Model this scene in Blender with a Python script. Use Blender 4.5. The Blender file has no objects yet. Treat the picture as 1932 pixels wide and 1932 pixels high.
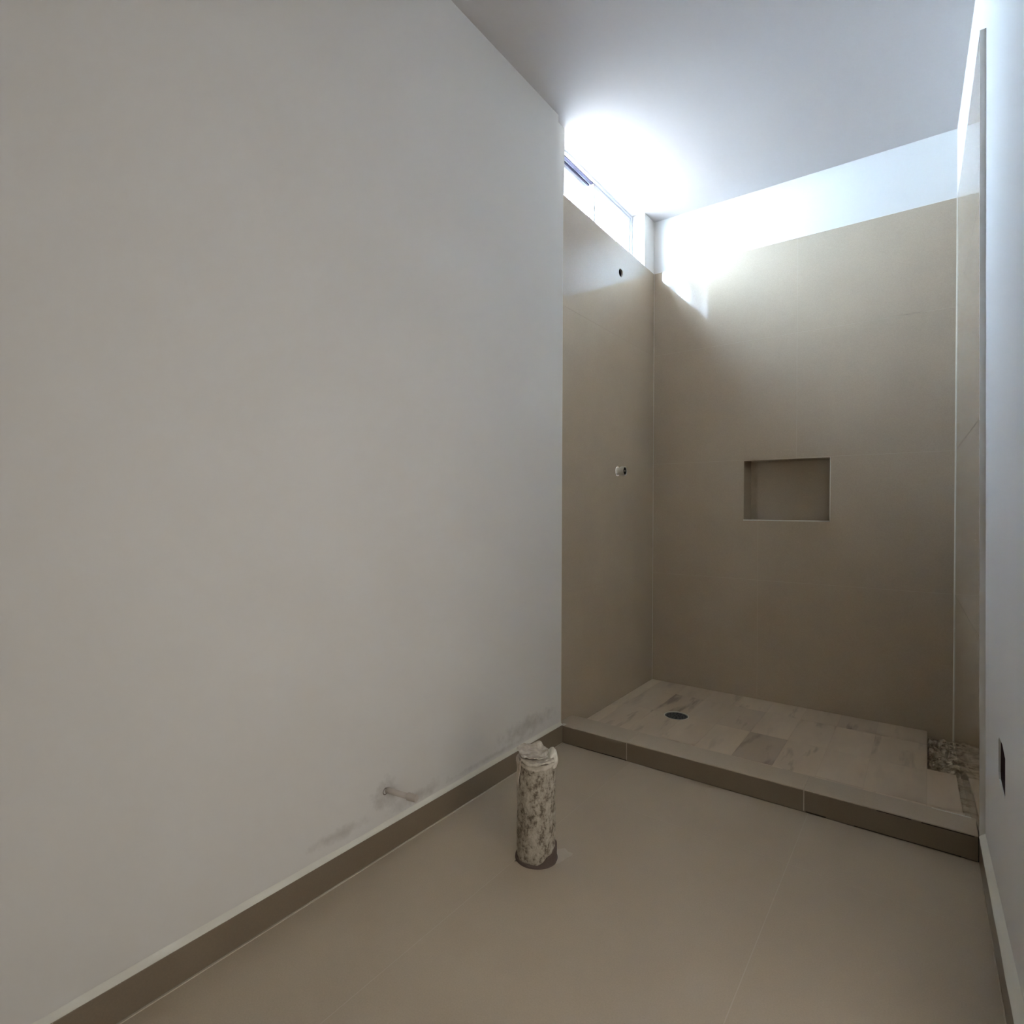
import bpy, bmesh, math, random
from mathutils import Vector, Matrix, noise
random.seed(7)
C = bpy.context.scene.collection
S = bpy.context.scene

# ------------------------------------------------------------------ camera
cam = bpy.data.cameras.new('camera'); camo = bpy.data.objects.new('camera', cam); C.objects.link(camo)
Rv = Vector((0.8056307, 0.59240462, 0.00399223)); Uv = Vector((-0.00617617, 0.00166029, 0.99997955)); Fv = Vector((-0.59238588, 0.80563888, -0.00499637))
M = Matrix.Identity(4)
for i in range(3):
    M[i][0] = Rv[i]; M[i][1] = Uv[i]; M[i][2] = -Fv[i]
M.translation = (1.28789, -2.11575, 1.01303)
camo.matrix_world = M
cam.sensor_width = 36; cam.lens = 1070.29 / 1932 * 36; cam.clip_start = 0.02
S.camera = camo

# ------------------------------------------------------------------ world, sun, light, exposure
w = bpy.data.worlds.new('sky'); S.world = w; w.use_nodes = True
bg = w.node_tree.nodes['Background']
bg.inputs[0].default_value = (0.585, 0.75, 1.0, 1); bg.inputs[1].default_value = 88.0
sun = bpy.data.lights.new('sun', 'SUN'); suno = bpy.data.objects.new('sun', sun); C.objects.link(suno)
sun.energy = 62; sun.angle = 0.01; sun.color = (1, 0.95, 0.88)
suno.rotation_euler = Vector((0.55, 0.35, 1.0)).to_track_quat('Z', 'Y').to_euler()     # from the side away from the window
dl = bpy.data.lights.new('added_doorway_fill', 'AREA'); dlo = bpy.data.objects.new('added_doorway_fill', dl); C.objects.link(dlo)
dl.shape = 'RECTANGLE'; dl.size = 0.95; dl.size_y = 2.05; dl.energy = 7.4; dl.color = (1.0, 0.965, 0.90)
dlo.location = (1.60, -1.42, 1.05); dlo.rotation_euler = (math.radians(90), 0, math.radians(90))      # fill lamp added to brighten the room, in an invented doorway, shining to -x
S.view_settings.view_transform = 'Standard'; S.view_settings.look = 'None'
S.view_settings.gamma = 1; S.view_settings.use_curve_mapping = False
S.view_settings.exposure = 0.47
S.cycles.use_denoising = True
S.cycles.max_bounces = 24; S.cycles.diffuse_bounces = 16; S.cycles.glossy_bounces = 8; S.cycles.transparent_max_bounces = 16
S.cycles.sample_clamp_indirect = 60.0

# ------------------------------------------------------------------ helpers
def tag(o, label=None, cat=None, group=None, kind=None):
    if label: o['label'] = label
    if cat: o['category'] = cat
    if group: o['group'] = group
    if kind: o['kind'] = kind
    return o
def obj(name, bm, mat, parent=None, smooth=False, bevel=0):
    bmesh.ops.recalc_face_normals(bm, faces=bm.faces)
    me = bpy.data.meshes.new(name); bm.to_mesh(me); bm.free()
    if smooth:
        for p in me.polygons: p.use_smooth = True
    me.materials.append(mat)
    o = bpy.data.objects.new(name, me); C.objects.link(o)
    if parent: o.parent = parent
    if bevel:
        b = o.modifiers.new('bevel', 'BEVEL'); b.width = bevel; b.segments = 2; b.limit_method = 'ANGLE'; b.angle_limit = 0.6
    return o
def empty(name, loc, label, cat, group=None):
    o = bpy.data.objects.new(name, None); C.objects.link(o); o.location = loc; o.empty_display_size = .05
    return tag(o, label, cat, group)
def box(bm, a, b):
    vs = [bm.verts.new((x, y, z)) for x in (a[0], b[0]) for y in (a[1], b[1]) for z in (a[2], b[2])]
    for f in ((0,1,3,2), (4,6,7,5), (0,4,5,1), (2,3,7,6), (0,2,6,4), (1,5,7,3)): bm.faces.new([vs[i] for i in f])
def hexa(bm, vs):
    v = [bm.verts.new(p) for p in vs]     # bottom 4, top 4
    for f in ((3,2,1,0), (4,5,6,7), (0,1,5,4), (1,2,6,5), (2,3,7,6), (3,0,4,7)): bm.faces.new([v[i] for i in f])
def bx(*ab):
    bm = bmesh.new()
    for a, b in ab: box(bm, a, b)
    return bm
def plate(bm, outline, holes, fn0, fn1):
    """outline/holes: 2D points; fn0/fn1 map a 2D point to the front / back surface. A slab with holes through it."""
    fr = []; bk = []
    for loop in [outline] + holes:
        a = [bm.verts.new(fn0(*p)) for p in loop]; b = [bm.verts.new(fn1(*p)) for p in loop]
        fr.append(a); bk.append(b)
        n = len(loop)
        for i in range(n): bm.faces.new((a[i], a[(i+1) % n], b[(i+1) % n], b[i]))
    if holes:
        for side in (fr, bk):
            es = []
            for lp in side:
                for i in range(len(lp)):
                    e = bm.edges.get((lp[i], lp[(i+1) % len(lp)])); es.append(e)
            bmesh.ops.triangle_fill(bm, use_beauty=True, edges=es)
    else:
        bm.faces.new(fr[0]); bm.faces.new(bk[0])
def rect(u0, v0, u1, v1): return [(u0, v0), (u1, v0), (u1, v1), (u0, v1)]
def ngon(cu, cv, r, n=24): return [(cu + r*math.cos(2*math.pi*i/n), cv + r*math.sin(2*math.pi*i/n)) for i in range(n)]
def tube(bm, p0, p1, r0, r1=None, n=28, cap0=True, cap1=True):
    r1 = r0 if r1 is None else r1
    p0 = Vector(p0); p1 = Vector(p1); d = (p1-p0).normalized()
    a = d.orthogonal().normalized(); b = d.cross(a)
    A = [bm.verts.new(p0 + (a*math.cos(t)+b*math.sin(t))*r0) for t in [2*math.pi*i/n for i in range(n)]]
    B = [bm.verts.new(p1 + (a*math.cos(t)+b*math.sin(t))*r1) for t in [2*math.pi*i/n for i in range(n)]]
    for i in range(n): bm.faces.new((A[i], A[(i+1) % n], B[(i+1) % n], B[i]))
    if cap0: bm.faces.new(A)
    if cap1: bm.faces.new(B)
    return A, B
def ring(bm, p0, p1, ro, ri, n=32):      # hollow tube
    A, B = tube(bm, p0, p1, ro, n=n, cap0=False, cap1=False)
    Ai, Bi = tube(bm, p0, p1, ri, n=n, cap0=False, cap1=False)
    for i in range(n):
        j = (i+1) % n
        bm.faces.new((A[i], A[j], Ai[j], Ai[i])); bm.faces.new((B[i], B[j], Bi[j], Bi[i]))

# ------------------------------------------------------------------ materials
def mat(name, col, rough=.5, spec=.5, metal=0.0):
    m = bpy.data.materials.new(name); m.use_nodes = True
    b = m.node_tree.nodes['Principled BSDF']
    b.inputs['Base Color'].default_value = (*col, 1); b.inputs['Roughness'].default_value = rough
    b.inputs['Specular IOR Level'].default_value = spec; b.inputs['Metallic'].default_value = metal
    return m
def nd(m, t, **k):
    n = m.node_tree.nodes.new(t)
    for a, v in k.items(): setattr(n, a, v)
    return n
def lk(m, a, b): m.node_tree.links.new(a, b)
def coords(m, kind='Object'):
    return nd(m, 'ShaderNodeTexCoord').outputs[kind]
def noise_n(m, vec, scale, detail=3, rough=.5, mapscale=None):
    if mapscale:
        mp = nd(m, 'ShaderNodeMapping'); mp.inputs['Scale'].default_value = mapscale; lk(m, vec, mp.inputs[0]); vec = mp.outputs[0]
    n = nd(m, 'ShaderNodeTexNoise'); n.inputs['Scale'].default_value = scale; n.inputs['Detail'].default_value = detail; n.inputs['Roughness'].default_value = rough
    lk(m, vec, n.inputs['Vector']); return n.outputs['Fac']
def ramp(m, fac, stops):
    r = nd(m, 'ShaderNodeValToRGB'); e = r.color_ramp.elements
    while len(e) < len(stops): e.new(.5)
    for x, (p, c) in zip(e, stops): x.position = p; x.color = (*c, 1) if len(c) == 3 else c
    lk(m, fac, r.inputs[0]); return r.outputs[0]
def mix(m, fac, a, b, mode='MIX'):
    n = nd(m, 'ShaderNodeMixRGB', blend_type=mode)
    for i, v in enumerate((fac, a, b)):
        if isinstance(v, (int, float)): n.inputs[i].default_value = v
        elif isinstance(v, tuple): n.inputs[i].default_value = (*v, 1)
        else: lk(m, v, n.inputs[i])
    return n.outputs[0]
def math_n(m, op, a, b=None, c=None):
    n = nd(m, 'ShaderNodeMath', operation=op)
    for i, v in enumerate((a, b, c)):
        if v is None: continue
        if isinstance(v, (int, float)): n.inputs[i].default_value = v
        else: lk(m, v, n.inputs[i])
    return n.outputs[0]
def bump(m, h, strength, dist=.002):
    b = nd(m, 'ShaderNodeBump'); b.inputs['Strength'].default_value = strength; b.inputs['Distance'].default_value = dist
    lk(m, h, b.inputs['Height']); lk(m, b.outputs[0], m.node_tree.nodes['Principled BSDF'].inputs['Normal'])
def base(m): return m.node_tree.nodes['Principled BSDF'].inputs['Base Color']

def wall_paint(name, col, smudges=()):
    m = mat(name, col, .85, .25)
    g = nd(m, 'ShaderNodeNewGeometry').outputs['Position']
    n1 = noise_n(m, g, 1.6, 2)
    c = mix(m, 1.0, col, ramp(m, n1, [(.3, (.97, .97, .965)), (.7, (1, 1, 1))]), 'MULTIPLY')
    for (p, rad, amt) in smudges:        # hand and mortar dirt left on the paint
        sub = nd(m, 'ShaderNodeVectorMath', operation='SUBTRACT'); lk(m, g, sub.inputs[0]); sub.inputs[1].default_value = p
        dv = nd(m, 'ShaderNodeVectorMath', operation='DIVIDE'); lk(m, sub.outputs[0], dv.inputs[0]); dv.inputs[1].default_value = rad
        ln = nd(m, 'ShaderNodeVectorMath', operation='LENGTH'); lk(m, dv.outputs[0], ln.inputs[0])
        n2 = noise_n(m, g, 26, 4, .65)
        v = math_n(m, 'SUBTRACT', math_n(m, 'ADD', 1.0, math_n(m, 'MULTIPLY', math_n(m, 'SUBTRACT', n2, .5), 2.2)), ln.outputs['Value'])
        mr = nd(m, 'ShaderNodeMapRange'); mr.inputs[1].default_value = 0; mr.inputs[2].default_value = 1.0; mr.inputs[3].default_value = 0; mr.inputs[4].default_value = amt
        mr.clamp = True; lk(m, v, mr.inputs[0])
        c = mix(m, mr.outputs[0], c, (.22, .19, .15))
    lk(m, c, base(m)); bump(m, noise_n(m, g, 90, 3), .12, .001)
    return m
WHITE = (.68, .66, .625)
M_paint_left = wall_paint('white_wall_paint_dirty', WHITE, [((0, -.99, .17), (.2, .055, .05), .45), ((0, -.86, .115), (.2, .13, .025), .35), ((0, -1.15, .125), (.2, .10, .02), .35), ((0, -.25, .15), (.2, .22, .04), .35), ((0, -1.9, .5), (.2, .05, .08), .12), ((0, -.45, .105), (.2, .3, .012), .3)])
M_paint = wall_paint('white_wall_paint', WHITE)
M_ceil = wall_paint('ceiling_paint', (.58, .55, .53), [((.02, .42, 2.7), (.10, .25, .2), .0)])
M_caulk = mat('white_filler', (.72, .70, .62), .8, .2)

def tile_mat(name, col, rough, spec=.6, grain=1.0):
    m = mat(name, col, rough, spec)
    g = nd(m, 'ShaderNodeNewGeometry').outputs['Position']
    n = noise_n(m, g, 2.2, 4, .6); n2 = noise_n(m, g, 300, 2)
    c = mix(m, 1.0, col, ramp(m, n, [(.3, (.95, .95, .95)), (.7, (1.04, 1.035, 1.02))]), 'MULTIPLY')
    c = mix(m, 1.0, c, ramp(m, n2, [(.3, (.95, .95, .95)), (.7, (1.04, 1.04, 1.04))]), 'MULTIPLY')
    lk(m, c, base(m))
    nr = noise_n(m, g, 5, 3)
    mr = nd(m, 'ShaderNodeMapRange'); mr.inputs[3].default_value = rough*.85; mr.inputs[4].default_value = rough*1.2; lk(m, nr, mr.inputs[0])
    lk(m, mr.outputs[0], m.node_tree.nodes['Principled BSDF'].inputs['Roughness'])
    return m
TILE = (.46, .380, .284)
M_wtile = tile_mat('taupe_porcelain_wall_tile', TILE, .05)
M_ftile = tile_mat('taupe_porcelain_floor_tile', (.445, .368, .272), .38)
M_btile = tile_mat('taupe_porcelain_shaded', (.20, .155, .105), .30)  # darker copy of the floor tile, painting in the shade of upright faces
M_grout = mat('pale_grout', (.52, .46, .37), .9, .1)
M_wgrout = mat('taupe_wall_grout', (.49, .415, .315), .9, .1)
M_gdark = mat('dark_gap_shade', (.05, .04, .03), .9, .1)
M_bed = mat('beige_joint', (.52, .43, .32), .9, .1)
M_mortar_plain = mat('grey_mortar', (.25, .22, .175), .95, .1)

M_dust = tile_mat('dusty_curb_tile', (.46, .38, .28), .45)
# smear of dried grout on the right-hand shower wall tile
M_smear = tile_mat('taupe_porcelain_with_grout_smear', TILE, .05)
def add_smear(m):
    g = nd(m, 'ShaderNodeNewGeometry').outputs['Position']
    sp = nd(m, 'ShaderNodeSeparateXYZ'); lk(m, g, sp.inputs[0])
    # a stroke running from (y .80, z .80) down to (y .0, z .66)
    wob = math_n(m, 'MULTIPLY', math_n(m, 'SUBTRACT', noise_n(m, g, 7, 3), .5), .10)
    line = math_n(m, 'ADD', math_n(m, 'MULTIPLY_ADD', sp.outputs['Y'], .20, .60), wob)
    d = math_n(m, 'ABSOLUTE', math_n(m, 'SUBTRACT', sp.outputs['Z'], line))
    f = math_n(m, 'SUBTRACT', 1.0, math_n(m, 'DIVIDE', d, .035)); f = math_n(m, 'MAXIMUM', f, 0.0)
    f = math_n(m, 'MULTIPLY', f, .35)
    old = base(m).links[0].from_socket
    lk(m, mix(m, f, old, (.62, .6, .55)), base(m))
add_smear(M_smear)

# shower floor: small planks of travertine-look porcelain, each with its own veins; object colour R = vein amount, G = tone
M_plank = mat('veined_porcelain_plank', (.34, .29, .235), .42)
def plank():
    m = M_plank; oi = nd(m, 'ShaderNodeObjectInfo'); oc = nd(m, 'ShaderNodeTexCoord').outputs['Object']
    ofs = nd(m, 'ShaderNodeVectorMath', operation='ADD'); lk(m, oc, ofs.inputs[0])
    rs = nd(m, 'ShaderNodeVectorMath', operation='SCALE'); rs.inputs[0].default_value = (17, 31, 5); lk(m, oi.outputs['Random'], rs.inputs['Scale']); lk(m, rs.outputs[0], ofs.inputs[1])
    n = noise_n(m, ofs.outputs[0], 1.0, 3, .55, (17, 3.2, 1))
    n2 = noise_n(m, ofs.outputs[0], 1.0, 4, .6, (5, 1.6, 1))
    sc = nd(m, 'ShaderNodeSeparateColor'); lk(m, oi.outputs['Color'], sc.inputs[0])
    v = ramp(m, n, [(.55, (0, 0, 0)), (.68, (1, 1, 1))])
    c = mix(m, 1.0, (.60, .49, .36), ramp(m, n2, [(.35, (.88, .87, .86)), (.65, (1.05, 1.05, 1.05))]), 'MULTIPLY')
    c = mix(m, math_n(m, 'MULTIPLY', v, sc.outputs[0]), c, (.26, .20, .135))
    c = mix(m, sc.outputs[1], c, (.27, .21, .165))
    lk(m, c, base(m))
plank()

M_mortar = mat('rough_mortar', (.36, .31, .24), .95, .1)
def mort():
    m = M_mortar; g = nd(m, 'ShaderNodeNewGeometry').outputs['Position']
    c = ramp(m, noise_n(m, g, 30, 5, .7), [(.35, (.22, .17, .12)), (.5, (.46, .38, .28)), (.7, (.56, .48, .37))])
    lk(m, c, base(m)); bump(m, noise_n(m, g, 75, 4, .6), .5, .004)
mort()

M_pvc = mat('plaster_splashed_pvc', (.5, .45, .38), .7, .3)
def pvc():
    m = M_pvc; oc = nd(m, 'ShaderNodeNewGeometry').outputs['Position']
    a = noise_n(m, oc, 1.0, 6, .72, (46, 46, 30)); b = noise_n(m, oc, 1.0, 5, .7, (120, 120, 90))
    s = math_n(m, 'ADD', math_n(m, 'MULTIPLY', a, .60), math_n(m, 'MULTIPLY', b, .40))
    # more bare pipe low down, more plaster high up (splash pattern)
    c = ramp(m, s, [(.41, (.13, .105, .078)), (.455, (.22, .185, .14)), (.49, (.37, .325, .26)), (.60, (.50, .45, .37))])
    lk(m, c, base(m)); bump(m, s, .8, .006)
pvc()
M_wrap = mat('dusty_wrapping_tape', (.56, .51, .43), .8, .2)
def wrp():
    m = M_wrap; g = nd(m, 'ShaderNodeNewGeometry').outputs['Position']
    lk(m, ramp(m, noise_n(m, g, 45, 4, .6), [(.35, (.42, .37, .30)), (.65, (.62, .57, .49))]), base(m)); bump(m, noise_n(m, g, 120, 3), .4, .002)
wrp()
M_wrap_pale = mat('pale_plaster_lump', (.72, .68, .58), .85, .2)
M_collar = mat('dark_sealant', (.12, .09, .075), .8, .2)
M_pvcw = mat('off_white_pvc', (.52, .47, .42), .5, .4)
M_steel = mat('brushed_nickel', (.70, .67, .62), .3, .5, .5)
M_black = mat('black_hollow_shade', (.008, .006, .006), .9, .1)  # near-black colour standing in for the shade inside hollows
M_drain = mat('dark_grey_drain_plastic', (.045, .052, .06), .45, .4)
M_boxin = mat('dark_brown_junction_box', (.055, .032, .036), .8, .2)
M_frame = mat('white_aluminium', (.62, .62, .64), .35, .5)
M_track = mat('dark_track_gasket', (.07, .065, .10), .6, .3)
M_glass = bpy.data.materials.new('clear_glass'); M_glass.use_nodes = True
def gl():
    nt = M_glass.node_tree; nt.nodes.clear()
    o = nt.nodes.new('ShaderNodeOutputMaterial'); t = nt.nodes.new('ShaderNodeBsdfTransparent'); t.inputs[0].default_value = (.93, .95, .95, 1)
    g = nt.nodes.new('ShaderNodeBsdfGlossy'); g.inputs['Roughness'].default_value = .02; lw = nt.nodes.new('ShaderNodeLayerWeight'); pw = nt.nodes.new('ShaderNodeMath'); pw.operation = 'POWER'; pw.inputs[1].default_value = 4.0; nt.links.new(lw.outputs['Facing'], pw.inputs[0]); f = nt.nodes.new('ShaderNodeMath'); f.operation = 'MULTIPLY_ADD'; f.inputs[1].default_value = .9; f.inputs[2].default_value = .04; nt.links.new(pw.outputs[0], f.inputs[0])
    x = nt.nodes.new('ShaderNodeMixShader'); nt.links.new(f.outputs[0], x.inputs[0]); nt.links.new(t.outputs[0], x.inputs[1]); nt.links.new(g.outputs[0], x.inputs[2]); nt.links.new(x.outputs[0], o.inputs[0])
gl()
M_ground = mat('sunlit_concrete', (.55, .52, .47), .9, .1)
def grd():
    g = nd(M_ground, 'ShaderNodeNewGeometry').outputs['Position']
    lk(M_ground, ramp(M_ground, noise_n(M_ground, g, .8, 4), [(.3, (.15, .115, .09)), (.7, (.20, .155, .12))]), base(M_ground))
grd()

# ------------------------------------------------------------------ measures (metres)
H = 2.70; T = 2.395; D = 1.065; XS = -.022; B = -3.4; CH = .0742; SF = .016
def TL(y): return T + .010*(D-y)/D                       # tile top on the left shower wall creeps up towards the room
def xw(y, z): return 1.424 - (.029 if y > 0 else .020)*y - .0055*z      # plaster of the right wall
def xt(y, z): return 1.4115 - .029*y - .006*z*(1-y/D)                 # tile face of the right shower wall

# ------------------------------------------------------------------ outside
g = obj('ground', bx(((-14, -12, -.4), (-.6, 14, -.3))), M_ground); tag(g, 'sunlit concrete ground outside the high window', 'ground', kind='structure')

# ------------------------------------------------------------------ room shell
bm = bmesh.new(); box(bm, (-.20, B, -.1), (0, -.04, H)); box(bm, (-.20, -.04, -.1), (0, 0, TL(0)+.006))
wl = obj('wall_left', bm, M_paint_left); tag(wl, 'plain white painted wall filling the left side', 'wall', kind='structure')
# left shower wall: masonry under the window, pier in the corner, head is the ceiling
bm = bmesh.new()
TB = .013
WY0, WY1 = .05, .931
masonry = [(0, -.1), (D+.2, -.1), (D+.2, H), (WY1, H), (WY1, T-.001), (WY0, TL(WY0)-.001), (WY0, TL(0)+.006), (0, TL(0)+.006)]
plate(bm, [(0, -.1), (D+.2, -.1), (D+.2, T-.001), (0, TL(0)-.001)], [ngon(.618, 2.253, .026, 20), ngon(.595, 1.213, .03, 20)], lambda y, z: (XS-TB, y, z), lambda y, z: (-.20, y, z))
box(bm, (-.20, WY1, T-.001), (XS-.002, D+.2, H))
box(bm, (-.20, -.04, TL(0)+.006), (XS-.002, WY0, H))
ws = obj('wall_shower_left', bm, M_paint); tag(ws, 'narrow left wall of the shower with taupe tiles under the high window', 'wall', kind='structure')
rows = [(.010, .643), (.645, 1.279), (1.281, 1.914), (1.916, None)]
for i, (z0, z1) in enumerate(rows):
    bm = bmesh.new(); ya, yb = .0, D-.003
    top = [(yb, z1 if z1 else TL(yb)), (ya, z1 if z1 else TL(ya))]
    holes = []
    if i == 3: holes = [ngon(.618, 2.253, .021, 20)]
    if i == 1: holes = [ngon(.595, 1.213, .027, 20)]
    if i == 0: z0 = 0.0
    plate(bm, [(ya, z0), (yb, z0)] + top, holes, lambda y, z: (XS, y, z), lambda y, z: (XS-TB+.001, y, z))
    t = obj('tile', bm, M_wtile, ws)
obj('corner_grout', bx(((XS-.004, D-.003, .0), (XS+.0035, D+.001, T))), M_grout, ws)
obj('grout', bx(*[((XS-TB+.001, .001, z-.0012), (XS-.0006, D-.003, z+.0012)) for z in (.644, 1.28, 1.915)]), M_wtile, ws)
obj('pipe_cavity_shade', bx(((-.19, .57, 2.20), (-.06, .67, 2.30))), M_black, ws)
obj('tile_edge_trim', bx(((XS-.001, -.0, CH), (-.0005, .004, TL(0)))), M_caulk, ws)

# back wall with niche
NX0, NX1, NZ0, NZ1, ND = .4886, .8926, .9626, 1.2746, .15
bm = bmesh.new()
plate(bm, rect(-.20, -.1, 1.62, H), [rect(NX0-.004, NZ0-.004, NX1+.004, NZ1+.004)], lambda x, z: (x, D+.004 if z > T-.01 else D+.013, z), lambda x, z: (x, D+.25, z))
bm.free(); bm = bmesh.new()
plate(bm, rect(-.20, -.1, 1.62, T-.001), [rect(NX0-.004, NZ0-.004, NX1+.004, NZ1+.004)], lambda x, z: (x, D+.013, z), lambda x, z: (x, D+.25, z))
box(bm, (-.20, D+.003, T-.001), (1.62, D+.25, H))
wb = obj('wall_back', bm, M_paint); tag(wb, 'back wall of the shower, taupe tiles with a niche under a white strip', 'wall', kind='structure')
XE = lambda z: xt(D, z) + .006
def back_tile(x0, x1, z0, z1, holes=[]):
    bm = bmesh.new()
    plate(bm, rect(x0, z0, x1, z1), holes, lambda x, z: (x, D, z), lambda x, z: (x, D+.0125, z))
    return obj('tile', bm, M_wtile, wb)
G = .0011
XR = 1.384
for (x0, x1, z0, z1) in [(XS+.002, .560-G, -.02, .643), (.560+G, XR, -.02, .643),
                         (XS+.002, .742-G, 1.281, 1.914), (.742+G, XR, 1.281, 1.914), (XS+.002, .742-G, 1.916, T), (.742+G, XR, 1.916, T)]:
    back_tile(x0, x1, z0, z1)
# the row that holds the niche: notched tiles
def notched(pts):
    bm = bmesh.new(); plate(bm, pts, [], lambda x, z: (x, D, z), lambda x, z: (x, D+.0125, z)); return obj('tile', bm, M_wtile, wb)
notched([(XS+.002, .645), (.560-G, .645), (.560-G, NZ0), (NX0, NZ0), (NX0, 1.279), (XS+.002, 1.279)])
notched([(.560+G, .645), (XR, .645), (XR, 1.279), (NX1, 1.279), (NX1, NZ0), (.560+G, NZ0)])
obj('grout', bx(((XS, D+.0008, -.02), (NX0-.004, D+.0135, T-.003)), ((NX1+.004, D+.0008, -.02), (XR, D+.0135, T-.003)), ((NX0-.004, D+.0008, -.02), (NX1+.004, D+.0135, NZ0-.004)), ((NX0-.004, D+.0008, NZ1+.003), (NX1+.004, D+.0135, T-.003))), M_wgrout, wb)
niche = obj('niche_back', bx(((NX0-.004, D+ND, NZ0-.004), (NX1+.004, D+ND+.01, NZ1+.004))), M_wtile, wb)
obj('niche_side', bx(((NX0-.004, D+.013, NZ0-.004), (NX0, D+ND, NZ1+.004))), M_wtile, wb)
obj('niche_side', bx(((NX1, D+.013, NZ0-.004), (NX1+.004, D+ND, NZ1+.004))), M_wtile, wb)
obj('niche_shelf', bx(((NX0, D+.001, NZ0-.004), (NX1, D+ND, NZ0))), M_wtile, wb)
obj('niche_top', bx(((NX0, D+.001, NZ1), (NX1, D+ND, NZ1+.004))), M_wtile, wb)
obj('niche_edge_trim', bx(((NX0-.002, D-.0015, NZ0-.006), (NX1+.003, D+.004, NZ0+.0005)), ((NX1, D-.0015, NZ0), (NX1+.003, D+.004, NZ1))), M_caulk, wb)
obj('tile_edge_trim', bx(((XS, D-.0005, T), (XR-.01, D+.004, T+.0025))), M_caulk, wb)

# right wall (plaster) with holes for the junction box and an invented doorway
BY0, BY1, BZ0, BZ1 = -.422, -.300, .358, .468
bm = bmesh.new()
boxpts = [(BY0, BZ0+.012), (BY0+.008, BZ0), (BY1-.012, BZ0+.006), (BY1, BZ0+.02), (BY1+.001, BZ1-.012), (BY1-.012, BZ1-.002), (BY0+.05, BZ1), (BY0, BZ1-.016)]
plate(bm, [(B, -.1), (0, -.1), (0, H), (B, H), (B, 1.5), (B, 1.0)], [boxpts, [(-1.92, 0.001), (-.92, 0.001), (-.92, 2.10), (-1.92, 2.10)]], lambda y, z: (xw(y, z), y, z), lambda y, z: (1.62, y, z))
plate(bm, rect(0, -.1, D+.25, H), [], lambda y, z: (xw(y, z), y, z), lambda y, z: (1.62, y, z))
wr = obj('wall_right', bm, M_paint); tag(wr, 'white painted wall at the right edge running into the tiled shower side', 'wall', kind='structure')
for i, (z0, z1) in enumerate(rows):
    z1 = z1 or T
    if i == 0: z0 = -.02
    bm = bmesh.new()
    y0, y1 = .003, D-.0035
    hexa(bm, [(xt(y0, z0), y0, z0), (xt(y1, z0), y1, z0), (xw(y1, z0)-.001, y1, z0), (xw(y0, z0)-.001, y0, z0),
              (xt(y0, z1), y0, z1), (xt(y1, z1), y1, z1), (xw(y1, z1)-.001, y1, z1), (xw(y0, z1)-.001, y0, z1)])
    obj('tile', bm, M_smear, wr)
bm = bmesh.new()
for (z0, z1) in ((CH+.001, T),):
    hexa(bm, [(xt(0, z0)-.0005, -.003, z0), (xt(0, z0)-.0005, .003, z0), (xw(0, z0)+.001, .003, z0), (xw(0, z0)+.001, -.003, z0),
              (xt(0, z1)-.0005, -.003, z1), (xt(0, z1)-.0005, .003, z1), (xw(0, z1)+.001, .003, z1), (xw(0, z1)+.001, -.003, z1)])
obj('tile_end_plaster', bm, M_paint, wr)
bm = bmesh.new(); hexa(bm, [(xt(D, 0)-.003, D-.0035, -.02), (xt(D, 0)-.003, D+.001, -.02), (xt(D, 0)+.01, D+.001, -.02), (xt(D, 0)+.01, D-.0035, -.02),
                            (xt(D, T)-.003, D-.0035, T), (xt(D, T)-.003, D+.001, T), (xt(D, T)+.01, D+.001, T), (xt(D, T)+.01, D-.0035, T)])
obj('corner_grout', bm, M_caulk, wr)

# wall behind the camera; hall walls added to shut sky out of the invented doorway
wf = obj('wall_front', bx(((-.2, B-.15, -.1), (1.62, B, H))), M_paint); tag(wf, 'plain white wall behind the camera', 'wall', kind='structure')
wh = obj('wall_added_hall', bx(((1.62, B-.15, -.1), (3.1, B, H)), ((3.1, B-.15, -.1), (3.25, -.5, H)), ((1.62, -.65, -.1), (3.1, -.5, H)), ((1.62, B-.15, H), (3.25, -.5, H+.15)), ((1.62, B-.15, -.2), (3.25, -.5, -.1))), M_paint); tag(wh, 'added hall walls closing off the invented doorway beside the camera', 'wall', kind='structure')
cl = obj('ceiling', bx(((-.20, B-.15, H), (1.62, D+.25, H+.15))), M_ceil); tag(cl, 'flat white painted ceiling running over the shower and window head', 'ceiling', kind='structure')

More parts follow.
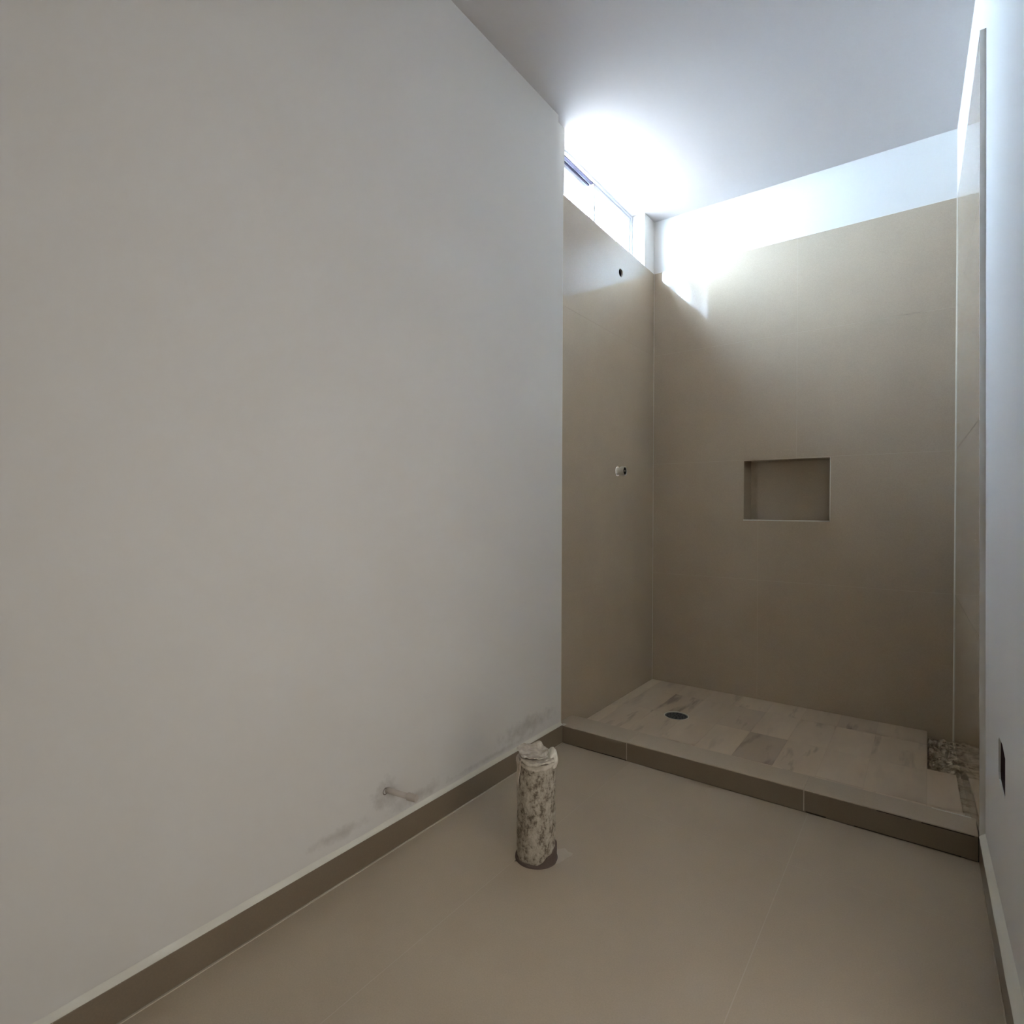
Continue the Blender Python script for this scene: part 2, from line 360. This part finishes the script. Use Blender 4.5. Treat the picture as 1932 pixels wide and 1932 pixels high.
# ------------------------------------------------------------------ room floor
fl = obj('floor', bx(((-.02, B-.15, -.10), (1.60, .0, -.009)), ((-.2, B-.15, -.2), (1.62, D+.25, -.10))), M_grout); tag(fl, 'large matt taupe porcelain floor tiles with thin pale joints', 'floor', kind='structure')
PX, PY, PR = .370, -.742, .0572
xs = [.001, .330, .968, 1.438]; ys = [-.001, -.340, -1.612, -2.884, B]
for i in range(3):
    for j in range(4):
        x0, x1 = xs[i], xs[i+1]; y1, y0 = ys[j], ys[j+1]
        if i == 0 and j == 1: y0 = -1.95
        if i == 0 and j == 2: y1 = -1.95
        x0 += G if i else 0; x1 -= G; y0 += G; y1 -= G
        holes = []
        if x0 < PX-.075 and x1 > PX+.075 and y0 < PY < y1: holes = [ngon(PX, PY, .0585)]
        out = rect(x0, y0, x1, y1)
        bm = bmesh.new()
        if i == 0 and j == 1:   # notched around the pipe
            arc = [(PX+.0605*math.cos(a), PY+.0605*math.sin(a)) for a in [math.radians(t) for t in range(130, 231, 10)]]
            arc = [p for p in arc if p[0] < x1-.001]
            out = [(x0, y0), (x1, y0), (x1, arc[-1][1]-.004)] + list(reversed(arc)) + [(x1, arc[0][1]+.004), (x1, y1), (x0, y1)]
        if i == 1 and j == 1:
            arc = [(PX+.0605*math.cos(a), PY+.0605*math.sin(a)) for a in [math.radians(t) for t in range(-130, 131, 10)]]
            arc = [p for p in arc if p[0] > x0+.001]
            out = [(x0, y0), (x1, y0), (x1, y1), (x0, y1), (x0, arc[-1][1]+.004)] + list(reversed(arc)) + [(x0, arc[0][1]-.004)]
        dz = random.uniform(-.0003, .0003)
        plate(bm, out, [], lambda x, y: (x, y, dz), lambda x, y: (x, y, -.0088))
        t = obj('tile', bm, M_ftile, fl)
# a thin grout film fills the joints almost flush
obj('joint_grout', bx(*[((x-G, B, -.0085), (x+G, -.002, -.0004)) for x in xs[1:3]], *[((.332, y-G, -.0085), (1.436, y+G, -.0004)) for y in ys[1:4]], *[((.0, y-G, -.0085), (.328, y+G, -.0004)) for y in (ys[1], -1.95, ys[3])]), M_grout, fl)
# pale smear of grout where the left skirting meets the floor
obj('grout_line', bx(((.012, B, -.001), (.0165, -.004, .0022))), M_grout, fl)
def blob(name, cx, cy, rx, ry, z, h, m, parent, seed=0, n=26):
    bm = bmesh.new(); c = bm.verts.new((cx, cy, z+h)); r1 = []; r2 = []
    for i in range(n):
        a = 2*math.pi*i/n; k = 1+.5*(noise.noise(Vector((math.cos(a)*1.7+seed, math.sin(a)*1.7, seed)))) 
        r1.append(bm.verts.new((cx+rx*.75*k*math.cos(a), cy+ry*.75*k*math.sin(a), z+h*.8))); r2.append(bm.verts.new((cx+rx*k*math.cos(a), cy+ry*k*math.sin(a), z)))
    for i in range(n):
        j = (i+1) % n; bm.faces.new((c, r1[i], r1[j])); bm.faces.new((r1[i], r2[i], r2[j], r1[j]))
    return obj(name, bm, m, parent, True)
blob('grout_smear', .425, -.695, .026, .038, .0003, .0012, M_grout, fl, 3)
for k in range(26):      # drips of grout along the right skirting
    y = -.15 - k*.075 + random.uniform(-.02, .02)
    if k % 5 != 2: blob('grout_drip', 1.4085-.013*y+random.uniform(-.001, .001), y, .0018, random.uniform(.02, .05), .0002, .0014, M_grout, fl, k, 10)

# ------------------------------------------------------------------ skirtings
HB = .0774
bm = bmesh.new(); box(bm, (.0, B, .0), (.0118, -.0035, HB))
bl = obj('baseboard_left', bm, M_btile, bevel=.0008); tag(bl, 'taupe tile skirting, shade painted in, along the foot of the left wall', 'skirting', kind='structure')
bm = bmesh.new(); n = 90; prev = None
for i in range(n+1):
    y = B + (-.002-B)*i/n
    t = .0125 + .003*noise.noise(Vector((0, y*3.1, 2))) + .002*noise.noise(Vector((0, y*11, 5)))
    q = [bm.verts.new(p) for p in ((.0, y, HB-.0005), (.0108, y, HB-.0005), (.0112, y, HB+.0006), (.0035, y, HB+t*.62), (.0004, y, HB+t))]
    if prev:
        for a in range(4): bm.faces.new((prev[a], prev[a+1], q[a+1], q[a]))
    prev = q
obj('filler_bead', bm, M_caulk, bl, True)
bm = bmesh.new(); fx = lambda y: 1.4100 - .013*y
E1 = -.93
hexa(bm, [(fx(E1), E1, 0), (fx(-.006), -.006, 0), (1.46, -.006, 0), (1.50, E1, 0), (fx(E1), E1, .073), (fx(-.006), -.006, .073), (1.46, -.006, .073), (1.50, E1, .073)])
br = obj('baseboard_right', bm, M_btile); tag(br, 'taupe tile skirting, shade painted in, with thick white filler at the right wall', 'skirting', kind='structure')
bm = bmesh.new(); prev = None
for i in range(n+1):
    y = E1 + (-.003-E1)*i/n
    t = .008 + .003*noise.noise(Vector((1, y*4.1, 2))); e = .001*noise.noise(Vector((3, y*9, 2)))
    q = [bm.verts.new(p) for p in ((fx(y)-.0005+e, y, .0725), (fx(y)+e, y, .0765), (xw(y, 0)-.001, y, .080+t), (xw(y, 0)+.002, y, .082+t))]
    if prev:
        for a in range(3): bm.faces.new((prev[a], prev[a+1], q[a+1], q[a]))
    prev = q
obj('filler_bead', bm, M_caulk, br, True)

# ------------------------------------------------------------------ shower curb
XC1 = 1.4085
cu = empty('shower_curb', (.7, .065, 0), 'low taupe tiled curb across the front of the shower floor', 'curb')
cu['kind'] = 'structure'
def P(o): o.location = -Vector(cu.location); return o
P(obj('core', bx(((-.020, .013, -.09), (XC1-.002, .108, CH-.010))), M_mortar_plain, cu))
for a, b in ((.0005, .309), (.3115, .953), (.9555, XC1)):
    bm = bmesh.new(); box(bm, (a, 0, .0004), (b, .011, CH-.0030)); P(obj('tile', bm, M_btile, cu, bevel=.0008))
P(obj('joint_grout', bx(((.309, .0006, .003), (.3115, .012, CH-.0032)), ((.953, .0004, .003), (.9555, .012, CH-.0032))), M_grout, cu))
# capping: front edge slightly chipped and uneven, back edge running a little narrower to the right
def cap(x0, x1, seed):
    bm = bmesh.new(); n = max(6, int((x1-x0)/.012)); prev = None
    for i in range(n+1):
        x = x0+(x1-x0)*i/n
        e = .0022*noise.noise(Vector((x*23, seed, 0)))+.0012*noise.noise(Vector((x*70, seed, 0)))
        yb = .133 - .018*max(0, (x-.1)/1.3)
        q = [bm.verts.new(p) for p in ((x, .0005+e*.4, CH-.0030+e*.7), (x, .0003+e*.6, CH-.0012), (x, .0022+e, CH), (x, yb, CH), (x, yb, -.0))]
        if prev:
            for a in range(4): bm.faces.new((prev[a], prev[a+1], q[a+1], q[a]))
            bm.faces.new((prev[4], prev[0], q[0], q[4]))
        else: bm.faces.new(q)
        prev = q
    bm.faces.new(list(reversed(prev)))
    return P(obj('cap_tile', bm, M_dust, cu))
cap(-.0205, .3095, 1); cap(.3105, .9535, 2); cap(.9545, XC1, 3)
# thin dark strips painting in the shade of gaps below and above curb tiles
P(obj('gap_shade_strip', bx(((.08, -.0012, .0002), (.20, .002, .0022)), ((.20, -.0016, .0002), (.309, .002, .0034)), ((.960, -.0016, .0002), (1.02, .002, .0038)), ((1.10, -.001, .0002), (1.37, .002, .0020)), ((1.16, -.0006, CH-.0052), (1.25, .003, CH-.0032)), ((1.275, -.0008, CH-.0060), (1.40, .003, CH-.0034)), ((XC1, .0, .0), (XC1+.0018, .02, CH-.006))), M_gdark, cu))
P(obj('filler_bead', bx(((.002, -.0012, CH-.0015), (.018, .02, CH+.0015)), ((1.30, .110, CH-.001), (1.398, .1145, CH+.0015))), M_caulk, cu))

# ------------------------------------------------------------------ shower floor
bm = bx(((-.03, .10, -.10), (1.288, D+.01, SF-.025)), ((1.288, .10, -.10), (1.37, .60, SF-.0008)))
plate(bm, rect(-.03, .10, 1.288, D+.01), [ngon(.307, .570, .0584, 40)], lambda x, y: (x, y, SF-.0008), lambda x, y: (x, y, SF-.024))
sf = obj('floor_shower', bm, M_bed)
tag(sf, 'shower floor of small veined beige porcelain planks', 'floor', kind='structure')
fxs = [XS+.001, .038, .190, .342, .494, .646, .800, .950, 1.102, 1.2865]
fys = [.10, .270, .575, .880, D-.001]
tones = {(5, 1): (1.0, .42), (5, 0): (.2, .0), (4, 2): (.8, .28), (4, 1): (.3, .0), (2, 2): (.9, .12), (2, 1): (.8, .10), (1, 1): (.9, .12), (6, 1): (.9, 0), (7, 3): (.9, .15), (6, 3): (.6, .05), (8, 3): (.3, .0)}
DRX, DRY = .307, .570
for i in range(9):
    for j in range(4):
        x0, x1, y0, y1 = fxs[i]+.0004, fxs[i+1]-.0004, fys[j]+.0004, fys[j+1]-.0004
        # cut the corner that the round drain takes
        N = 40; pts = [(x0, y0), (x1, y0), (x1, y1), (x0, y1)]
        R0 = .0585
        inside = [p for p in pts if math.hypot(p[0]-DRX, p[1]-DRY) < R0]
        near = (max(x0, min(DRX, x1))-DRX)**2 + (max(y0, min(DRY, y1))-DRY)**2 < R0**2
        bm = bmesh.new()
        cx, cy = (x0+x1)/2, (y0+y1)/2
        if near:
            poly = []; M_ = 14; edge = []
            seq = pts+[pts[0]]
            for a, b in zip(seq[:-1], seq[1:]):
                for k in range(M_): edge.append((a[0]+(b[0]-a[0])*k/M_, a[1]+(b[1]-a[1])*k/M_))
            for p in edge:       # push the points that fall inside the circle out to its rim
                d = math.hypot(p[0]-DRX, p[1]-DRY)
                if d < R0:
                    # march inward to the tile centre until on the rim
                    q = p
                    for s in range(200):
                        q = (p[0]+(cx-p[0])*s/200, p[1]+(cy-p[1])*s/200)
                        if math.hypot(q[0]-DRX, q[1]-DRY) >= R0: break
                    p = q
                poly.append(p)
            pts = poly
        plate(bm, [(p[0]-cx, p[1]-cy) for p in pts], [], lambda x, y: (x, y, 0), lambda x, y: (x, y, -.0006))
        if i == 8 and j == 1: pass
        t = obj('tile', bm, M_plank, sf); t.location = (cx, cy, SF+random.uniform(-.0002, .0002))
        v, g2 = tones.get((i, j), (random.choice([.15, .3, .6]), random.choice([0, 0, .05])))
        t.color = (v, g2, 0, 1)
# last strip of planks in front of the broken corner
for j, (y0, y1) in enumerate(((.10, .270), (.2708, .598))):
    bm = bmesh.new(); cx, cy = 1.335, (y0+y1)/2; xr = 1.392 if j == 0 else 1.384
    plate(bm, [(1.2873-cx, y0-cy), (xr-cx, y0-cy), (xr-.004*(j+1)-cx, y1-cy), (1.2873-cx, y1-cy)], [], lambda x, y: (x, y, 0), lambda x, y: (x, y, -.0085))
    t = obj('tile', bm, M_plank, sf); t.location = (cx, cy, SF); t.color = (.1, .03, 0, 1)
# broken-out corner with rough mortar
def rough_bed():
    bm = bmesh.new(); nx, ny = 44, 150; x0, x1, y0, y1 = 1.286, 1.412, .10, 1.075
    g = []
    for i in range(nx+1):
        r = []
        for j in range(ny+1):
            x = x0+(x1-x0)*i/nx; y = y0+(y1-y0)*j/ny
            v = Vector((x*20, y*9, 1.3))
            amp = .016 if y > .60 else .002
            a = noise.noise(v); b = noise.noise(v*2.7); c = noise.noise(v*7)
            z = (-.008 if y > .60 else .007) + amp*(a*1.0+b*.45+c*.2)
            if y > .60:
                pit = max(0, noise.noise(Vector((x*38, y*17, 7)))-.16); z -= pit*.09
                e = min((x-x0)/.008, 1.0); z = z*e + (-.02)*(1-e)
            r.append(bm.verts.new((x, y, z)))
        g.append(r)
    for i in range(nx):
        for j in range(ny): bm.faces.new((g[i][j], g[i+1][j], g[i+1][j+1], g[i][j+1]))
    return obj('mortar_bed', bm, M_mortar, sf)
mb = rough_bed(); mb['kind'] = 'stuff'
for k in range(34):       # loose crumbs of mortar
    x = random.uniform(1.295, 1.372); y = random.uniform(.63, 1.03); r = random.uniform(.004, .011)
    if k > 22: x = 1.395; 
    if k > 22: continue
    bm = bmesh.new(); bmesh.ops.create_icosphere(bm, subdivisions=1, radius=r)
    for v in bm.verts: v.co *= 1+.35*noise.noise(v.co*180+Vector((k*3, 0, 0))); v.co.z *= .6
    o = obj('mortar_crumb', bm, M_mortar, sf); o.location = (x, y, -.002); o.rotation_euler = (0, 0, random.uniform(0, 6))

# ------------------------------------------------------------------ floor drain
dr = empty('floor_drain', (DRX, DRY, SF), 'round dark grey plastic drain cover set in the shower floor', 'drain')
bm = bmesh.new(); ring(bm, (0, 0, -.012), (0, 0, .0008), .0583, .0545, 40); obj('rim', bm, M_caulk, dr)
bm = bmesh.new()
hl = []
for rr, cnt in ((.015, 5), (.029, 10), (.042, 14)):
    for k in range(cnt): hl.append(ngon(rr*math.cos(2*math.pi*k/cnt), rr*math.sin(2*math.pi*k/cnt), .0042, 8))
plate(bm, ngon(0, 0, .0535, 40), hl, lambda x, y: (x, y, -.0035), lambda x, y: (x, y, -.0065))
obj('grate', bm, M_drain, dr)
bm = bmesh.new(); tube(bm, (0, 0, -.0037), (0, 0, -.0022), .0065, n=16); obj('screw', bm, M_drain, dr)
bm = bmesh.new(); tube(bm, (0, 0, -.022), (0, 0, -.018), .054, n=32); obj('sump', bm, M_black, dr)

# ------------------------------------------------------------------ valve stub on the left shower wall
vy, vz = .595, 1.213
va = empty('shower_valve_stub', (XS, vy, vz), 'short nickel threaded valve stub sticking out of the shower wall', 'valve')
bm = bmesh.new(); ring(bm, (-.012, 0, 0), (.018, 0, 0), .0195, .0150, 32); obj('sleeve', bm, M_steel, va, False)
bm = bmesh.new(); ring(bm, (.018, 0, 0), (.042, 0, 0), .0235, .0198, 32)
for k in range(3): ring(bm, (.022+k*.006, 0, 0), (.0245+k*.006, 0, 0), .0242, .0230, 32)
obj('threaded_collar', bm, M_steel, va)
bm = bmesh.new(); tube(bm, (.0, 0, 0), (.024, 0, 0), .0148, n=24); tube(bm, (.0185, 0, 0), (.0385, 0, 0), .0199, n=32); obj('bore_shade_plug', bm, M_black, va)  # solid black plug near the mouth paints in the dark of the hollow
bm = bmesh.new(); tube(bm, (.03, 0, 0), (.0415, 0, 0), .0045, n=14); obj('spindle', bm, M_steel, va)

# shower-head outlet: dark pipe mouth in the hole
so = empty('shower_pipe_outlet', (XS, .618, 2.253), 'dark round pipe opening in the tile high on the shower wall', 'pipe')
bm = bmesh.new(); ring(bm, (-.055, 0, 0), (-.006, 0, 0), .0205, .0165, 24); obj('socket', bm, M_black, so)
bm = bmesh.new(); tube(bm, (-.058, 0, 0), (-.050, 0, 0), .0165, n=24); obj('bore_shade_plug', bm, M_black, so)

# ------------------------------------------------------------------ water stub at the left wall
ws_ = empty('water_pipe_stub', (0, -.988, .180), 'thin off-white water pipe stub with end cap poking from left wall', 'pipe')
bm = bmesh.new(); tube(bm, (-.03, 0, 0), (.078, .018, -.001), .0082, n=20); obj('tube', bm, M_pvcw, ws_, True)
bm = bmesh.new(); tube(bm, (.076, .0175, -.001), (.104, .024, -.0015), .0108, n=20); bmesh.ops.bevel(bm, geom=[e for e in bm.edges if len(e.link_faces) == 2 and e.calc_face_angle() > 1], offset=.002, segments=2, affect='EDGES')
obj('end_cap', bm, M_pvcw, ws_)
bm = bmesh.new(); ring(bm, (-.02, -.0012, -.001), (.0006, -.0012, -.001), .0102, .0082, 20)
for v in bm.verts: v.co *= 1+.12*noise.noise(v.co*90)
obj('wall_hole_filling', bm, M_collar, ws_)

# ------------------------------------------------------------------ junction box in the right wall
jb = empty('junction_box', (xw(-.36, .41), -.361, .413), 'empty dark junction box hole in the right wall above the skirting', 'junction box')
def JP(o): o.location = -Vector(jb.location); return o
xf = xw(-.36, .41)
bm = bmesh.new()
box(bm, (xf+.048, BY0-.002, BZ0-.002), (xf+.052, BY1+.002, BZ1+.002))
JP(obj('box_back', bm, M_boxin, jb))
bm = bmesh.new()
pts = boxpts
n8 = len(pts); cyy = sum(p[0] for p in pts)/n8; czz = sum(p[1] for p in pts)/n8
A = [bm.verts.new((xf+.003, p[0]+(cyy-p[0])*.01, p[1]+(czz-p[1])*.01)) for p in pts]; Bv = [bm.verts.new((xf+.048, p[0]+(cyy-p[0])*.02, p[1]+(czz-p[1])*.02)) for p in pts]
for i in range(n8): bm.faces.new((A[i], A[(i+1) % n8], Bv[(i+1) % n8], Bv[i]))
o = JP(obj('box_sides', bm, M_boxin, jb)); sd = o.modifiers.new('s', 'SOLIDIFY'); sd.thickness = .0006; sd.offset = 0

# ------------------------------------------------------------------ big waste pipe in the floor
pp = empty('waste_pipe', (PX, PY, 0), 'upright floor waste pipe splashed with plaster, its top wrapped in folded tape', 'pipe')
bm = bmesh.new(); nA, nZ = 96, 90; R_ = PR
gv = []
for k in range(nZ+1):
    z = -.008 + .297*k/nZ; row = []
    for i in range(nA):
        a = 2*math.pi*i/nA; d = Vector((math.cos(a), math.sin(a), 0))
        p = Vector((d.x*2.2, d.y*2.2, z*26)); n_ = noise.noise(p)+.5*noise.noise(p*2.3)+.3*noise.noise(p*5.5)
        r = R_ - .0018 + .0024*max(-.4, min(.9, n_*1.3))
        if z < .002: r = min(r, .0575)
        row.append(bm.verts.new((d.x*r, d.y*r, z)))
    gv.append(row)
for k in range(nZ):
    for i in range(nA): bm.faces.new((gv[k][i], gv[k][(i+1) % nA], gv[k+1][(i+1) % nA], gv[k+1][i]))
bm.faces.new(gv[-1])
obj('pipe_tube', bm, M_pvc, pp, True)
# dark sealant skirt, ragged along its upper edge, widest at the back right
bm = bmesh.new(); pr = None; first = None
for i in range(72):
    a = 2*math.pi*i/72; d = Vector((math.cos(a), math.sin(a), 0))
    side = max(0, math.cos(a-math.radians(36)))      # towards camera right
    h = .004+.040*side**1.2+.010*noise.noise(Vector((d.x*4, d.y*4, 3)))
    q = [bm.verts.new((d.x*r, d.y*r, z)) for r, z in ((.0612+.0035*max(0, side), .0002), (.0605, .003), (.0605, max(.006, h-.004)), (.0590, max(.008, h)), (.055, max(.008, h)))]
    if pr:
        for k in range(4): bm.faces.new((pr[k], pr[k+1], q[k+1], q[k]))
    else: first = q
    pr = q
for k in range(4): bm.faces.new((pr[k], pr[k+1], first[k+1], first[k]))
obj('sealant_collar', bm, M_collar, pp, True)

# folded wrapping on top: local axes a = camera right side, b = away from the viewer
ea = Vector((.8056, .5924, 0)); eb = Vector((-.5924, .8056, 0))
TOPZ = .289
def sheet(name, outline, z0, m, seed, thick=.0032, res=.0022, wave=.004, curl=None, off=.0):
    """a stiff crumpled sheet with the given outline in (a, b); it drapes down past the rim of the pipe"""
    bm = bmesh.new()
    us = [p[0] for p in outline]; vs_ = [p[1] for p in outline]
    def inside(u, v):
        c = False; j = len(outline)-1
        for i in range(len(outline)):
            (xi, yi), (xj, yj) = outline[i], outline[j]
            if (yi > v) != (yj > v) and u < (xj-xi)*(v-yi)/(yj-yi)+xi: c = not c
            j = i
        return c
    nu = int((max(us)-min(us))/res)+1; nv = int((max(vs_)-min(vs_))/res)+1
    vm = {}
    def vert(i, j):
        if (i, j) not in vm:
            u = min(us)+i*res; v = min(vs_)+j*res; r = math.hypot(u, v)
            lim = R_+.0015+off; z = z0; k = 1
            if r > lim: ex = r-lim; k = (lim+.18*ex)/r; z -= ex*.95
            z += wave*noise.noise(Vector((u*42, v*42, seed))) + .4*wave*noise.noise(Vector((u*110, v*110, seed)))
            if curl: z += curl(u, v)
            p = ea*(u*k)+eb*(v*k); vm[(i, j)] = bm.verts.new((p.x, p.y, z))
        return vm[(i, j)]
    for i in range(nu):
        for j in range(nv):
            u = min(us)+(i+.5)*res; v = min(vs_)+(j+.5)*res
            if inside(u, v): bm.faces.new((vert(i, j), vert(i+1, j), vert(i+1, j+1), vert(i, j+1)))
    o = obj(name, bm, m, pp, True)
    sm = o.modifiers.new('smooth', 'LAPLACIANSMOOTH') if False else o.modifiers.new('smooth', 'SMOOTH'); sm.factor = .6; sm.iterations = 2
    s = o.modifiers.new('solid', 'SOLIDIFY'); s.thickness = thick; s.offset = -1
    return o
def spline(pts, n=5):
    out = []; L = len(pts)
    for i in range(L):
        p0, p1, p2, p3 = pts[i-1], pts[i], pts[(i+1) % L], pts[(i+2) % L]
        for k in range(n):
            t = k/n
            out.append(tuple(.5*((2*p1[c])+(-p0[c]+p2[c])*t+(2*p0[c]-5*p1[c]+4*p2[c]-p3[c])*t*t+(-p0[c]+3*p1[c]-3*p2[c]+p3[c])*t**3) for c in (0, 1)))
    return out
full = [(math.cos(math.radians(t))*.066, math.sin(math.radians(t))*.066) for t in range(0, 360, 12)]
sheet('tape_layer', [(p[0], p[1]*(1.14 if p[1] < 0 and -.045 < p[0] < .05 else 1.0)) for p in full], TOPZ+.001, M_wrap, 1, wave=.003)
sheet('tape_layer', spline([(-.046, -.045), (-.030, -.066), (-.005, -.072), (.018, -.066), (.040, -.055), (.048, -.02), (.03, .05), (-.03, .055), (-.05, .02)]), TOPZ+.011, M_wrap, 5, wave=.005, thick=.0026, off=.004)
sheet('tape_layer', spline([(-.057, .036), (-.050, -.01), (-.042, -.052), (-.024, -.046), (-.006, -.052), (.014, -.046), (.030, -.022), (.034, .004), (.024, .03), (.010, .055), (-.006, .050), (-.03, .048)]), TOPZ+.020, M_wrap, 9, wave=.006, thick=.0026, off=.006,
      curl=lambda u, v: .010*math.exp(-((u-.010)**2+(v-.045)**2)/.0003))
bm = bmesh.new(); bmesh.ops.create_icosphere(bm, subdivisions=4, radius=1)
for v in bm.verts:
    n_ = noise.noise(v.co*1.6+Vector((4, 1, 2)))*.22+noise.noise(v.co*4)*.08
    c = v.co*(1+n_); z = c.z*.028; u = .046+c.x*.0165 - .10*max(0, -z)*.6; vv = .004+c.y*.040
    p = ea*u+eb*vv; v.co = Vector((p.x, p.y, TOPZ-.004+z))
obj('plaster_lump', bm, M_wrap_pale, pp, True)
bm = bmesh.new()    # the tail of the tape hanging down the left side
prev = None
for k in range(14):
    z = TOPZ+.008-.085*k/13; a0 = math.radians(196-k*.6); a1 = math.radians(196+26-k*1.4)
    r = R_+.0022+.0012*math.sin(k*.9)
    q = []
    for s in range(7):
        a = a0+(a1-a0)*s/6; p = ea*math.cos(a)*r+eb*math.sin(a)*r; q.append(bm.verts.new((p.x, p.y, z+.004*math.sin(s*1.3))))
    if prev:
        for s in range(6): bm.faces.new((prev[s], prev[s+1], q[s+1], q[s]))
    prev = q
o = obj('tape_tail', bm, M_wrap, pp, True); s = o.modifiers.new('solid', 'SOLIDIFY'); s.thickness = .0018

# ------------------------------------------------------------------ high window
WX = -.098; WZ = T+.0; WZ1 = 2.699
wn = empty('window_1', (WX, .49, 2.55), 'high strip window with white sliding sashes beside the ceiling', 'window'); wn['kind'] = 'structure'
def WP(o): o.location = -Vector(wn.location); return o
def frame_box(y0, y1, z0, z1, x0, x1, wd, name, m, top=None):
    bm = bmesh.new(); tp = top or wd
    box(bm, (x0, y0, z0), (x1, y0+wd, z1)); box(bm, (x0, y1-wd, z0), (x1, y1, z1)); box(bm, (x0, y0+wd, z0), (x1, y1-wd, z0+wd)); box(bm, (x0, y0+wd, z1-tp), (x1, y1-wd, z1))
    return WP(obj(name, bm, m, wn, bevel=.001))
frame_box(WY0+.001, WY1-.001, WZ+.002, WZ1, -.165, WX, .016, 'outer_frame', M_frame, .012)
frame_box(.475, .912, WZ+.016, WZ1-.016, -.128, -.106, .020, 'inner_sash', M_frame, .022)
WP(obj('track_gasket', bx(((-.126, WY0+.017, WZ1-.0158), (-.110, WY1-.018, WZ1-.0122)), ((-.124, WY1-.0196, WZ+.02), (-.110, WY1-.0172, WZ1-.016))), M_track, wn))
frame_box(WY0+.02, .50, WZ+.016, WZ1-.022, -.156, -.136, .017, 'outer_sash', M_frame, .020)
WP(obj('track_gasket', bx(((-.158, WY0+.017, WZ1-.022), (-.131, .474, WZ1-.013))), M_track, wn))
WP(obj('pane', bx(((-.119, .495, WZ+.034), (-.115, .892, WZ1-.038))), M_glass, wn))
WP(obj('pane', bx(((-.148, WY0+.037, WZ+.032), (-.144, .483, WZ1-.042))), M_glass, wn))
